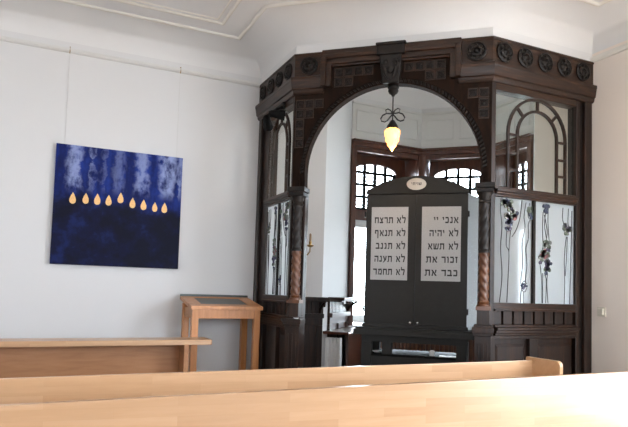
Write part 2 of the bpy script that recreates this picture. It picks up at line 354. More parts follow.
# ------------------------------------------------------------------ window bay (octagonal turret)
def wall_seg(nm, p, q, hole=None, z1=4.3, t=.4):
    F, L = frame(p, q); m = MB(F)
    if hole:
        a, b, c, d = hole
        m.box(0, a, -t, 0, 0, z1); m.box(b, L, -t, 0, 0, z1); m.box(a, b, -t, 0, 0, c); m.box(a, b, -t, 0, d, z1)
    else: m.box(0, L, -t, 0, 0, z1)
    return m
segs = [(P1, P2), (P2, P3), (P3, P4)]
wz = (.95, 3.285)
holes = []
m = wall_seg('', P0, P1, None); m.build('wall_alcove_side', 'wall', **ST)
m = wall_seg('', P4, P5, None); m.build('wall_alcove_end', 'wall', **ST)
for i, (p, q) in enumerate(segs):
    F, L = frame(p, q); a = .05
    m = wall_seg('', p, q, (a, L-a, wz[0], wz[1])); m.build(('wall_alcove_back', 'wall_alcove_diagonal', 'wall_alcove_right')[i], 'wall', **ST)
    W = L-2*a; cx = L/2; hw = min(.33, W/2-.06)
    fr = MB(F)
    # brown casing round the opening, recess lining and back board with arched light
    fr.box(-.0, a+.015, 0, .05, .95, 3.29); fr.box(L-a-.015, L, 0, .05, .95, 3.29)
    root = fr.build('window_%d' % (i+1), 'mahog', bevel=.004, **ST)
    hd = MB(F); hd.box(0, L, 0, .06, 3.29, 3.35); hd.box(0, L, 0, .085, 3.35, 3.375); hd.box(a, L-a, -.02, .03, 3.23, 3.29); hd.build('head_rail', 'mahog', root, bevel=.004)
    ln = MB(F); ln.box(a, a+.02, -0.340, 0, .95, 3.29); ln.box(L-a-.02, L-a, -0.340, 0, .95, 3.29); ln.box(a+.02, L-a-.02, -0.340, 0, 3.265, 3.29)
    ln.build('jamb_lining', 'mahog', root)
    # board with segmental-arched opening z 2.50..3.11
    sp = 3.04; n = 16
    arc = [(cx+hw*math.cos(t), sp+.11*math.sin(t)) for t in [PI*k/n for k in range(n+1)]]
    inner = [(cx+hw, 2.50)] + arc + [(cx-hw, 2.50)]
    def proj(u, w):
        if w <= sp: return (a+.02 if u < cx else L-a-.02, w)
        return (cx+(u-cx)/hw*(L/2-a-.02), 3.265)
    outer = [(L-a-.02, 2.50), (L-a-.02, sp)] + [(cx+(u-cx)/hw*(L/2-a-.02), 3.265) for u, w in arc[1:-1]] + [(a+.02, sp), (a+.02, 2.50)]
    bd = MB(F); bd.strip(inner, outer, -0.340, -0.280); bd.box(a+.02, L-a-.02, -0.350, -0.250, 2.36, 2.50); bd.build('arched_head_board', 'mahog', root)
    lt = MB(F); nx = 4; 
    for k in range(nx+1):
        u = cx-hw+2*hw*k/nx; top = 3.04+.11*math.sqrt(max(0, 1-((u-cx)/hw)**2))
        u = min(max(u, cx-hw+.02), cx+hw-.02); lt.box(u-.020, u+.020, -0.330, -0.295, 2.50, top)
    for w in (2.52, 2.69, 2.86, 3.03):
        lt.box(cx-hw, cx+hw, -0.325, -0.300, w-.018, w+.018)
    lt.build('lattice', 'black', root)
    th = MB(F)
    for w in (2.575, 2.63, 2.745, 2.80, 2.915, 2.97): th.box(cx-hw, cx+hw, -0.318, -0.308, w-.007, w+.007)
    th.build('thin_glazing_bar', 'steel', root)
    # lower white casement
    wf = MB(F); u0, u1 = a+.02, L-a-.02
    wf.box(u0, u0+.09, -0.330, -0.270, .97, 2.36); wf.box(u1-.09, u1, -0.330, -0.270, .97, 2.36); wf.box(u0+.09, u1-.09, -0.330, -0.270, 2.26, 2.36); wf.box(u0+.09, u1-.09, -0.330, -0.270, .97, 1.07)
    wf.box(cx-.035, cx+.035, -0.330, -0.260, 1.07, 2.26)
    wf.build('casement_frame', 'wframe', root, bevel=.004)
    gp = MB(F); gp.box(u0+.01, u1-.01, -0.315, -0.311, 1.0, 3.0); gp.build('pane', 'glass', root)
    # panelled plaster frieze above
    pl = MB(F); pl.box(0, L, 0, .012, 3.375, 3.86)
    for (x0, x1) in ((.06, L/2-.04), (L/2+.04, L-.06)):
        pts = [(x0, 3.50), (x1, 3.50), (x1, 3.79), (x0, 3.79)]; ins = [(x0+.02, 3.52), (x1-.02, 3.52), (x1-.02, 3.77), (x0+.02, 3.77)]
        pl.strip(ins, pts, .012, .026, True)
    pl.box(0, L, 0, .035, 3.86, 3.885); pl.build('trim_%d' % (6+i), 'panelwhite', **ST)
bay = [C, A, B, E_, P5, P4, P3, P2, P1, P0]
m = MB()
# shrink a little off the screen's back, cove along the turret
inn = [(2.09, YW), A, B, E_, P5, P4, P3, P2, P1, P0]
ring_surface(m, inn, [(-.01, 3.95), (.0, 3.95), (.03, 4.06), (.10, 4.17), (.20, 4.24), (.30, 4.27)])
m.build('ceiling_alcove', 'ceil', smooth=True, angle=50, **ST)
# raised floor of the bay
m = MB(); vs = [m.bm.verts.new((x, y, z)) for z in (0, .14) for x, y in ((2.22, YW), (2.22, 5.2), (3.55, 4.0), (XR, 4.0), P5, P4, P3, P2, P1, P0)]
n = 10; m.face(vs[:n][::-1]); m.face(vs[n:])
for k in range(n): m.face([vs[k], vs[(k+1) % n], vs[n+(k+1) % n], vs[n+k]])
m.build('floor_alcove', 'floor', **ST)

# ------------------------------------------------------------------ carved wooden screen
scr = thing('arched_screen', 'tall dark carved wooden screen with round arch, leaded glass panels and rosette frieze', 'screen', (2.75, 4.45, 0))
prof_cor = [(-.10, 3.215), (.015, 3.215), (.026, 3.235), (.028, 3.255), (.040, 3.262), (.043, 3.285), (.046, 3.30), (.052, 3.335), (.056, 3.345), (.056, 3.37), (.025, 3.385), (-.10, 3.385)]
def fpt(F, u): p = F(u, 0, 0); return (p.x, p.y)
JL, JR = .285, 1.50
m = MB(); m.sweep([C, A, fpt(FF, JL)], prof_cor); m.build('cornice', 'oak_h', scr, label='lower cornice moulding over the side bay near the painting')
m = MB(); m.sweep([fpt(FF, JR), B, (XR-.002, 3.85)], prof_cor); m.build('cornice', 'oak_h', scr)
# moulding stepping up over the arch
m = MB(FF)
def mouldrun(m, u0, u1, w0, w1):
    m.box(u0, u1, -.02, .035, w0, w1); m.box(u0+.012, u1-.012, .035, .055, w0+.012, w1-.012)
m.box(JL-.02, JL+.075, -.02, .055, 3.262, 3.545); m.box(JL-.02, JL+.03, .055, .078, 3.262, 3.575)
m.box(JR-.075, JR+.02, -.02, .055, 3.262, 3.545); m.box(JR-.03, JR+.02, .055, .078, 3.262, 3.575)
m.box(JL+.03, JR-.03, -.02, .055, 3.47, 3.545); m.box(JL+.03, JR-.03, .055, .078, 3.515, 3.575); m.box(JL+.075, JR-.075, -.02, .04, 3.45, 3.47)
m.build('stepped_moulding', 'oak_h', scr, bevel=.006)
# frieze boards and top caps
for run in ([C, A, fpt(FF, JL)], [fpt(FF, JR), B, (XR-.002, 3.85)]):
    m = MB(); m.sweep(run, [(-.10, 3.38), (.012, 3.38), (.012, 3.60), (-.10, 3.60)]); m.build('frieze_board', 'oak_h', scr)
m = MB(FF); m.box(JL, JR, -.10, .02, 3.47, 3.60); m.build('frieze_board', 'oak_h', scr)
m = MB(); m.sweep([C, A, B, (XR-.002, 3.85)], [(-.10, 3.585), (.018, 3.585), (.022, 3.592), (.022, 3.604), (-.10, 3.604)]); m.build('top_cap', 'oak_h', scr)
m = MB(FF); m.box(JL-.02, JR+.02, 0, .082, 3.545, 3.575); m.box(JL-.02, JR+.02, 0, .04, 3.575, 3.612); m.build('raised_top_cap', 'oak_h', scr, bevel=.006)
def rosette(F, u, w, rr, v=.012):
    m = MB(F); m.disc(u, w, [(rr, v-.004), (rr, v+.014), (rr*.86, v+.02), (rr*.76, v+.006), (rr*.58, v+.004), (rr*.5, v+.018), (rr*.34, v+.022), (rr*.26, v+.008), (rr*.16, v+.02), (rr*.05, v+.024)])
    # petals
    for k in range(8):
        t = 2*PI*k/8; m.disc(u+rr*.66*math.cos(t), w+rr*.66*math.sin(t), [(rr*.13, v+.004), (rr*.11, v+.016), (rr*.04, v+.02)], 8)
    return m.build('rosette', 'oakdeep', scr, smooth=True, angle=40)
for k in range(5): rosette(FR, .12+.235*k, 3.485, .087)
for k in range(4): rosette(FL, .13+.235*k, 3.485, .082)
rosette(FF, .135, 3.485, .087); rosette(FF, 1.645, 3.485, .087)
# ---- arch
AC, AZ, AR = .913, 2.47, .78
n = 40
inner = [(AC+AR, 2.33)] + [(AC+AR*math.cos(PI*k/n), AZ+AR*math.sin(PI*k/n)) for k in range(n+1)] + [(AC-AR, 2.33)]
outer = []
x0, x1, zt = 0.0, LF, 3.48
for (u, w) in inner:
    if w <= AZ+1e-6: outer.append((x1 if u > AC else x0, w))
    else:
        dx, dz = u-AC, w-AZ; s = min((zt-AZ)/dz if dz > 1e-6 else 99, ((x1-AC) if dx > 0 else (AC-x0))/abs(dx) if abs(dx) > 1e-6 else 99)
        outer.append((AC+dx*s, AZ+dz*s))
m = MB(FF); m.strip(inner, outer, -.06, 0); m.build('spandrel', 'oakmatt', scr)
def arc(rad): return [(AC+rad*math.cos(PI*k/n), AZ+rad*math.sin(PI*k/n)) for k in range(n+1)]
def arcl(rad): return [(AC+rad, 2.33)] + arc(rad) + [(AC-rad, 2.33)]
m = MB(FF); m.strip(arcl(AR), arcl(AR+.014), 0, .03); m.strip(arcl(AR+.052), arcl(AR+.062), 0, .022); m.build('archivolt', 'oakmatt', scr)
m = MB(FF)   # rope / bead course between the two rings
for k in range(72):
    t = PI*(k+.5)/72; ca, sa = math.cos(t), math.sin(t); R0, R1 = AR+.015, AR+.051; h = .013; sk = .011
    def pt(rad, tt): return (AC+rad*math.cos(tt), AZ+rad*math.sin(tt))
    q = [pt(R0, t-h/AR*.8-sk), pt(R1, t-h/AR*.8+sk), pt(R1, t+h/AR*.8+sk), pt(R0, t+h/AR*.8-sk)]
    m.hexa([(q[0][0], 0, q[0][1]), (q[1][0], 0, q[1][1]), (q[2][0], 0, q[2][1]), (q[3][0], 0, q[3][1])] + [(a_*.8+AC*.2*0+sum(x[0] for x in q)/4*.2, .022, b_*.8+sum(x[1] for x in q)/4*.2) for a_, b_ in q])
m.build('carved_arch_band', 'oakdeep', scr)
# small square carved tiles in the spandrels
cs = .092
def tile(u, w, s):
    m = MB(FF)
    m.strip([(u-s*.38, w-s*.38), (u+s*.38, w-s*.38), (u+s*.38, w+s*.38), (u-s*.38, w+s*.38)], [(u-s*.47, w-s*.47), (u+s*.47, w-s*.47), (u+s*.47, w+s*.47), (u-s*.47, w+s*.47)], 0, .010, True)
    m.mi = 1; m.prism([(u-s*.37, w-s*.37), (u+s*.37, w-s*.37), (u+s*.37, w+s*.37), (u-s*.37, w+s*.37)], .0, .002)
    m.disc(u, w, [(s*.32, .002), (s*.30, .010), (s*.24, .011), (s*.20, .004), (s*.14, .011), (s*.04, .012)], 12)
    m.build('carved_tile', ['oak_h', 'oakdeep'], scr)
def ok(u, w, s): return all(math.hypot(u+a_*s-AC, w+b_*s-AZ) > AR+.064 for a_ in (-.46, .46) for b_ in (-.46, .46)) and not (abs(u-AC) < .145)
for iy in range(8):
    w = 3.40-cs*iy
    for ix in range(19):
        u = .055+cs*ix
        if w > 3.2 and not (JL+.12 < u < JR-.12): continue
        if u > LF-.05: continue
        if ok(u, w, cs): tile(u, w, cs)
# keystone
m = MB(FF); m.hexa([(AC-.075, -.05, 3.25), (AC+.075, -.05, 3.25), (AC+.075, .06, 3.25), (AC-.075, .06, 3.25), (AC-.10, -.05, 3.50), (AC+.10, -.05, 3.50), (AC+.10, .085, 3.50), (AC-.10, .085, 3.50)])
m.box(AC-.125, AC+.125, 0, .095, 3.50, 3.585); m.box(AC-.135, AC+.135, 0, .10, 3.585, 3.612)
m.build('keystone', 'oakdeep', scr, bevel=.01)
m = MB(FF)
for sx in (-1, 1):
    m.tube([(AC+sx*(.045+.028*math.cos(t)*(1-t/9)), .085, 3.42+.028*math.sin(t)*(1-t/9)*1.3) for t in [k*.5 for k in range(16)]], .009)
    m.tube([(AC+sx*.055, .088, 3.38), (AC+sx*.045, .088, 3.33), (AC+sx*.015, .08, 3.27)], [.014, .018, .006])
m.disc(AC, 3.36, [(.03, .07), (.028, .09), (.01, .10)], 12); m.build('keystone_carving', 'oakdeep', scr, smooth=True)

# ---- posts, columns
def post(F, u0, u1, v0, v1, nm='post', w0=0, w1=3.24, mat='oak'):
    m = MB(F); m.box(u0, u1, v0, v1, w0, w1); return m.build(nm, mat, scr, bevel=.004)
post(FL, 0, .275, -.12, -.02, 'wall_post'); post(FL, .02, .10, -.02, .012, 'post_fillet')
post(FL, .945, LL, -.12, -.0); post(FR, 0, .045, -.12, 0)
post(FR, .995, LR-.002, -.10, -.03, 'wall_post', mat='oakdeep'); post(FR, 1.105, LR-.004, -.03, .003, 'post_fillet', mat='oak'); post(FR, .995, 1.04, -.03, .0, 'post_fillet')
for (cu, side) in ((.08, 0), (1.745-.012, 1)):
    post(FF, cu-.055, cu+.045, -.13, -.03, w1=2.34)
    cm = MB(FF)
    cm.box(cu-.07, cu+.06, -.03, .085, 0, 1.06); cm.box(cu-.055, cu+.045, -.03, .075, 1.15, 1.27); cm.box(cu-.082, cu+.072, -.03, .105, 1.06, 1.085); cm.box(cu-.092, cu+.082, -.03, .118, 1.085, 1.13); cm.box(cu-.078, cu+.068, -.03, .095, 1.13, 1.15)
    for du in (-.04, -.005, .03): cm.box(cu+du-.007, cu+du+.007, .085, .092, .2, 1.0)
    cm.build('pedestal', 'oak', scr, bevel=.003)
    bs = MB(FF); bs.box(cu-.065, cu+.055, -.03, .09, 1.27, 1.30); bs.lathe([(.055, 1.30), (.056, 1.315), (.045, 1.322), (.05, 1.335), (.042, 1.345)], (cu-.005, .03)); bs.build('column_base', 'twist', scr)
    def tw(a, w, s=1): return 1+.09*math.cos(4*a-s*w*90)
    sg = MB(FF); sg.lathe([(.041, 1.34+.41*k/70) for k in range(71)], (cu-.005, .03), 24, tw); sg.build('twisted_shaft', 'twist', scr, smooth=True, angle=80, label='reddish lower half of the twisted column')
    sg = MB(FF); sg.lathe([(.046, 1.745), (.048, 1.76), (.042, 1.77)]+[(.041, 1.77+.40*k/40) for k in range(41)], (cu-.005, .03), 24, lambda a, w: 1+.08*math.cos(4*a+w*70)*(w > 1.77)); sg.build('carved_shaft', 'oakdeep', scr, smooth=True, angle=80, label='blackened upper half of the twisted column')
    cp = MB(FF); cp.lathe([(.044, 2.16), (.052, 2.175), (.044, 2.19), (.05, 2.21), (.062, 2.25)], (cu-.005, .03)); cp.box(cu-.075, cu+.065, -.04, .10, 2.25, 2.285); cp.box(cu-.085, cu+.078, -.05, .112, 2.285, 2.33)
    cp.build('capital', 'oakdeep', scr, bevel=.003)

# ---- side bays of the screen
def ell(cu, cz, a_, b_, n=20): return [(cu+a_*math.cos(PI*k/n), cz+b_*math.sin(PI*k/n)) for k in range(n+1)]
def side(F, L, g0, g1, mu, s0, s1):
    # wainscot
    mid = (g0+g1)/2+.0
    m = MB(F); m.box(s0, s1, -.09, -.02, 0, .2); m.box(s0, s1, -.09, -.005, 1.03, 1.06)
    m.box(s0, g0+.02, -.09, -.005, .2, 1.03); m.box(g1+.03, s1, -.09, -.005, .2, 1.03); m.box(mu-.045, mu+.045, -.09, -.005, .2, 1.03)
    m.build('wainscot_frame', 'oak', scr, bevel=.004)
    for (a_, b_) in ((g0+.02, mu-.045), (mu+.045, g1+.03)):
        p = MB(F); p.box(a_, b_, -.07, -.045, .2, 1.03); p.hexa([(a_+.03, -.045, .24), (b_-.03, -.045, .24), (b_-.03, -.045, .99), (a_+.03, -.045, .99), (a_+.05, -.03, .27), (b_-.05, -.03, .27), (b_-.05, -.03, .96), (a_+.05, -.03, .96)])
        p.build('wainscot_panel', 'oak', scr)
    d = MB(F); d.box(s0, s1, -.09, .02, 1.06, 1.08); d.box(s0, s1, -.09, .035, 1.08, 1.105); d.box(s0, s1, -.09, .05, 1.105, 1.13); d.box(s0, s1, -.09, .02, 1.13, 1.15); d.build('dado_moulding', 'oak_h', scr, bevel=.005)
    sl = MB(F); sl.box(s0, s1, -.08, -.055, 1.15, 1.265); u = s0+.004
    while u < s1-.05: sl.box(u, min(u+.096, s1), -.055, -.02, 1.15, 1.265); u += .119
    sl.build('slatted_frieze', 'oak', scr, bevel=.003)
    rl = MB(F); rl.box(s0, s1, -.09, .0, 1.265, 1.335); rl.box(s0, s1, -.09, .018, 1.265, 1.285); rl.build('lower_rail', 'oak_h', scr, bevel=.004)
    tr = MB(F); tr.box(s0, s1, -.10, -.0, 2.235, 2.325); tr.box(s0, s1, -.10, .02, 2.255, 2.275); tr.box(s0, s1, -.10, .03, 2.275, 2.30); tr.build('transom', 'oak_h', scr, bevel=.004)
    hd = MB(F); hd.box(s0, s1, -.10, -.0, 3.155, 3.24); hd.build('head_rail', 'oak_h', scr, bevel=.004)
    ml = MB(F); ml.box(mu-.013, mu+.013, -.05, -.004, 1.335, 2.235); ml.build('mullion', 'oakdeep', scr)
    for (a_, b_) in ((g0, mu-.014), (mu+.014, g1)):
        p = MB(F); p.box(a_, b_, -.030, -.026, 1.335, 2.235); p.build('leaded_pane', 'frost', scr)
    p = MB(F); p.box(g0, g1, -.030, -.026, 2.325, 3.155); p.build('upper_pane', 'glass', scr)
    # arched tracery
    cu = (g0+g1)/2+.01; W = (g1-g0)/.945; ro, ri, bt = .350*W, .222*W, .022*max(W, .8)
    zo, zi = .350, .222; cz = 2.80
    m = MB(F)
    def full(a_, b_): return [(cu+a_, 2.325)] + ell(cu, cz, a_, b_) + [(cu-a_, 2.325)]
    m.strip(full(ro-bt, zo-.022), full(ro, zo), -.025, -.003); m.strip(full(ri, zi), full(ri+bt, zi+.022), -.025, -.003)
    for w in (2.79, 2.63, 2.48):
        for s_ in (-1, 1):
            ua, ub = sorted((cu+s_*(ri+bt), cu+s_*(ro-bt))); m.box(ua, ub, -.024, -.006, w-.010, w+.010)
    for t in (PI/2, PI*.25, PI*.75):
        pa = Vector((cu+(ri+bt*.5)*math.cos(t), cz+(zi+.011)*math.sin(t))); pb = Vector((cu+(ro-bt*.5)*math.cos(t), cz+(zo-.011)*math.sin(t))); dd = (pb-pa).normalized(); nn = Vector((-dd.y, dd.x))*.011
        m.prism([tuple(pa+nn), tuple(pa-nn), tuple(pb-nn), tuple(pb+nn)], -.024, -.006)
    m.build('arched_tracery', 'oak', scr)
    return cu
side(FR, LR, .047, .993, .497, .045, .995)
side(FL, LL, .29, .94, .64, .275, .945)

# ---- leaded flowers on the panes
def blob(m, u, w, rr, mi, v=-.014, seg=7):
    m.mi = mi; ph = random.random()*6
    pts = [(u+rr*random.uniform(.8, 1.15)*math.cos(ph+2*PI*k/seg), w+rr*random.uniform(.8, 1.15)*math.sin(ph+2*PI*k/seg)) for k in range(seg)]
    m.prism(pts, v-.012, v)
def leadline(m, pts, v=-.022, r=.0035):
    # smooth catmull
    P = [Vector((a, b)) for a, b in pts]; out = []
    for i in range(len(P)-1):
        p0, p1, p2, p3 = P[max(i-1, 0)], P[i], P[i+1], P[min(i+2, len(P)-1)]
        for k in range(5):
            t = k/5; out.append(.5*((2*p1)+(p2-p0)*t+(2*p0-5*p1+4*p2-p3)*t*t+(3*p1-p0-3*p2+p3)*t**3))
    out.append(P[-1]); m.tube([(q.x, v, q.y) for q in out], r, 5)
def r2u(px, py):   # sketch coordinates of the panes -> local u, height
    return (px-17)/(322-17)*.946+.047, 2.235-(py-10-(px/320)*20)/(400-10-(px/320)*14)*.90
def deco(F, mapf, lines, blobs, sc=1.0):
    m = MB(F)
    for L_ in lines: leadline(m, [mapf(*p) for p in L_])
    m.build('lead_tracery', 'lead', scr)
    for (px_a, px_b, py_a, py_b) in ((0, 120, 0, 200), (120, 170, 0, 200), (100, 160, 300, 400), (180, 240, 0, 100), (180, 250, 100, 400), (260, 320, 0, 400)):
        m = MB(F)
        for (px, py, rad, mi) in blobs:
            if px_a <= px < px_b and py_a <= py < py_b: u, w = mapf(px, py); blob(m, u, min(w, 2.235-rad*1.1), rad*sc, mi)
        m.build('stained_flower', ['fl_green', 'fl_purple', 'fl_red', 'fl_blue', 'fl_grey'], scr)
rlines = [
 [(46, 14), (42, 60), (48, 120), (44, 200), (50, 300), (42, 400)], [(66, 130), (64, 190), (74, 215), (72, 300), (68, 400)], [(80, 130), (76, 170), (74, 215)],
 [(84, 158), (100, 130), (112, 90), (116, 60), (120, 20)], [(135, 28), (128, 80), (132, 120), (122, 180), (124, 260), (118, 320), (122, 345)], [(122, 345), (118, 370), (117, 402)], [(152, 90), (144, 110), (145, 160), (136, 200), (140, 260), (135, 320), (140, 330)], [(128, 360), (128, 402)], [(138, 330), (130, 320), (122, 335), (132, 345), (124, 356), (134, 360), (140, 345)],
 [(148, 30), (142, 70), (148, 90)],
 [(200, 60), (198, 120), (200, 180), (198, 205)], [(210, 60), (206, 110), (214, 160)], [(220, 40), (219, 100), (224, 170)], [(205, 70), (216, 130), (213, 165)], [(200, 290), (200, 402)], [(208, 295), (214, 320), (212, 402)], [(219, 290), (216, 330), (221, 402)], [(190, 260), (196, 320), (198, 402)],
 [(278, 40), (276, 80), (284, 110)], [(300, 42), (298, 90), (300, 110)], [(292, 150), (288, 180), (284, 240), (286, 320), (284, 405)], [(296, 150), (294, 200), (292, 240), (288, 300)], [(314, 50), (312, 160), (310, 240), (308, 330), (306, 405)]]
rbl = []
def clus(cx, cy, n, sp, rad, cols):
    rad *= .84
    for _ in range(int(n*1.7)):
        t = random.random()*2*PI; q = math.sqrt(random.random())*sp*1.15; rbl.append((cx+q*math.cos(t), cy+q*math.sin(t)*1.1, rad*random.uniform(.75, 1.2), random.choice(cols)))
clus(64, 35, 9, 18, .024, [0, 4, 4, 0, 3]); clus(78, 72, 9, 18, .024, [0, 4, 1, 4]); rbl.append((92, 85, .03, 2)); rbl.append((100, 70, .02, 3)); clus(75, 105, 6, 14, .022, [1, 3, 1]); clus(70, 128, 3, 7, .017, [3, 1])
clus(155, 60, 6, 12, .021, [0, 4, 0]); rbl.append((156, 84, .02, 3)); rbl.append((150, 72, .018, 3))
clus(130, 338, 5, 8, .012, [3, 1, 4])
for x_, y_ in ((203, 38), (211, 36), (219, 38), (211, 48), (207, 56), (214, 60)): rbl.append((x_, y_, .018, 3))
clus(216, 182, 6, 12, .022, [0, 4, 4]); rbl += [(222, 205, .016, 3), (214, 202, .016, 1), (224, 195, .014, 3)]
clus(203, 225, 9, 17, .025, [2, 4, 2, 0]); clus(212, 262, 9, 17, .022, [1, 3, 0, 1]); rbl += [(190, 250, .02, 1), (222, 275, .018, 3), (212, 290, .018, 3)]
clus(292, 118, 7, 13, .023, [0, 4, 1, 4]); rbl += [(288, 138, .016, 0), (296, 140, .014, 4)]
deco(FR, r2u, rlines, rbl)
ucen = lambda u: .94-(u-.047)*.65/.946
def l2u(px, py): u, w = r2u(px, py); return ucen(u), w
deco(FL, l2u, rlines, rbl, .8)

# ------------------------------------------------------------------ wainscot inside the bay: panelling along the back wall and the first facet
wn = thing('wall_panelling', 'dark low wooden wall panelling with slatted frieze and bracketed shelf, seen through the arch', 'panelling', (2.6, 5.98, .14))
def wains(F, a, b, mat):
    m = MB(F); m.box(a, b, 0, .03, .14, .25); m.box(a, b, 0, .03, 1.0, 1.08)
    k = a
    m.box(a, a+.07, 0, .03, .25, 1.0); m.box(b-.07, b, 0, .03, .25, 1.0); mid = (a+b)/2; m.box(mid-.035, mid+.035, 0, .03, .25, 1.0); m.build('panel_frame', mat, wn, bevel=.004)
    m = MB(F); m.box(a+.07, mid-.035, 0, .012, .25, 1.0); m.build('panel', mat, wn); m = MB(F); m.box(mid+.035, b-.07, 0, .012, .25, 1.0); m.build('panel', mat, wn)
    m = MB(F); m.box(a, b, 0, .06, 1.08, 1.13); m.box(a, b, 0, .012, 1.13, 1.27); u = a
    while u < b-.03: m.box(u, u+.035, .012, .028, 1.13, 1.27); u += .055
    m.build('slatted_frieze', mat, wn)
    m = MB(F); m.box(a, b+.0, 0, .20, 1.28, 1.315); m.box(a, b, 0, .17, 1.265, 1.28); m.build('shelf', mat, wn, bevel=.004)
    for u in (b-.035,):
        m = MB(F); pts = [(u, .012, 1.13), (u, .03, 1.14), (u, .05, 1.19), (u, .10, 1.235), (u, .15, 1.262)]; m.tube(pts, [.012, .018, .02, .018, .014], 8)
        m.tube([(u, .13+.022*math.cos(t), 1.235+.022*math.sin(t)) for t in [k*.6 for k in range(11)]], .009, 6); m.build('bracket', mat, wn, smooth=True)
Fb, Lb = frame((2.22, YW), P0); wains(Fb, 0, Lb, 'oak')
Fd, Ld = frame(P0, P1); wains(Fd, .21, Ld-.02, 'oak_h')
# window seat / cupboard run under the windows
Fseg = [frame(P0, P1), frame(P1, P2), frame(P2, P3), frame(P3, P4)]
ws = thing('window_counter', 'low reddish wooden counter with slatted fronts running under the alcove windows', 'counter', (4.3, 6.4, .14))
m = MB(); m.sweep([fpt(Fd, .05), P1, P2, P3, P4], [(.002, .90), (.30, .90), (.31, .915), (.30, .93), (.002, .93)]); m.build('counter_top', 'mahog', ws)
m = MB(); m.sweep([fpt(Fd, .32), P1, P2, P3, P4], [(.20, .14), (.22, .14), (.22, .90), (.20, .90)]); m.build('counter_front', 'mahog', ws)
for i in (1, 2, 3):
    F, L = Fseg[i]; m = MB(F); u = .12
    while u < L-.14: m.box(u, u+.03, .222, .238, .30, .84); u += .06
    m.build('slatted_grille', 'twist', ws)
# white cabinet / heater at the left end
F0, L0 = Fseg[0]
ht = thing('radiator', 'narrow white radiator under the left end of the wooden window counter', 'radiator', tuple(F0(.11, .11, .14)))
m = MB(F0)
for k in range(4): m.box(.07, .16, .022+.047*k, .062+.047*k, .20, .86)
m.box(.085, .145, .03, .2, .26, .80); m.build('radiator_column', 'white', ht, bevel=.012)
m = MB(F0); m.tube([(.11, .205, .30), (.11, .25, .30)], .012, 8); m.tube([(.11, .245, .16), (.11, .245, .34)], .014, 8); m.build('valve', 'iron', ht)

# wall sconce
sx, sy = 2.612, YW
sc_ = thing('candle_sconce', 'small brass candle sconce on the white wall behind the twisted column', 'sconce', (sx, sy-.01, 1.760))
m = MB()
m.lathe([(.0, 1.780), (.03, 1.785), (.034, 1.820), (.02, 1.860), (.004, 1.870)], (sx, sy-.012)); m.build('back_plate', 'brass', sc_, smooth=True)
m = MB(); m.tube([(sx, sy-.02, 1.810), (sx+.01, sy-.08, 1.775), (sx+.035, sy-.14, 1.775), (sx+.05, sy-.17, 1.810), (sx+.05, sy-.175, 1.860)], .007, 8); m.build('arm', 'brass', sc_, smooth=True)
m = MB(); m.lathe([(.006, 1.855), (.02, 1.860), (.042, 1.875), (.036, 1.882), (.014, 1.885), (.016, 1.920), (.012, 1.922)], (sx+.05, sy-.175)); m.build('drip_pan', 'brass', sc_, smooth=True)
m = MB(); m.lathe([(.012, 1.920), (.012, 2.000), (.004, 2.010)], (sx+.05, sy-.175), 12); m.build('candle', 'candle', sc_, smooth=True)

# ------------------------------------------------------------------ hanging lamp
lv = -.03; lp = FF(AC+.012, lv, 0); lx, ly = lp.x, lp.y
lamp = thing('pendant_lamp', 'small wrought-iron pendant lamp with glowing amber flame shade under the keystone', 'lamp', (lx, ly, 2.65))
FLm = lambda u, v, w: Vector((lx, ly, 0)) + (FF(u, v, w)-FF(0, 0, 0))
m = MB(FLm); m.lathe([(.050, 3.25), (.052, 3.23), (.044, 3.218), (.047, 3.20), (.036, 3.178), (.018, 3.165), (.010, 3.15)][::-1], (0, 0)); m.build('ceiling_cup', 'iron', lamp, smooth=True)
m = MB(FLm); m.tube([(0, 0, 3.15), (0, 0, 2.90)], .006, 8); m.lathe([(.008, 2.985), (.016, 2.995), (.016, 3.005), (.008, 3.015)], (0, 0), 12); m.build('rod', 'iron', lamp, smooth=True)
for s_ in (-1, 1):
    m = MB(FLm)
    pts = [(0, 0, 3.01), (s_*.02, 0, 2.995), (s_*.055, 0, 3.0), (s_*.09, 0, 2.985), (s_*.108, 0, 2.955), (s_*.10, 0, 2.93), (s_*.07, 0, 2.922), (s_*.045, 0, 2.935), (s_*.022, 0, 2.965), (0, 0, 2.99)]
    m.tube(pts, .0068, 6); m.tube([(s_*.005, 0, 3.0), (s_*.02, 0, 3.025), (s_*.045, 0, 3.04), (s_*.065, 0, 3.03), (s_*.06, 0, 3.01)], .0055, 6)
    m.build('scroll', 'iron', lamp, smooth=True)
m = MB(FLm); m.lathe([(.010, 2.935), (.018, 2.93), (.034, 2.905), (.050, 2.88), (.054, 2.86), (.046, 2.853)][::-1], (0, 0)); m.build('socket_cap', 'iron', lamp, smooth=True)
m = MB(FLm); prof = [(.002, 2.648), (.013, 2.668), (.027, 2.69), (.040, 2.705), (.042, 2.728), (.057, 2.748), (.058, 2.775), (.068, 2.80), (.066, 2.835), (.046, 2.858)]
m.lathe(prof, (0, 0), 28, lambda a, w: 1+.09*math.cos(6*a+w*60)); m.build('flame_shade', 'flame', lamp, smooth=True, angle=80)

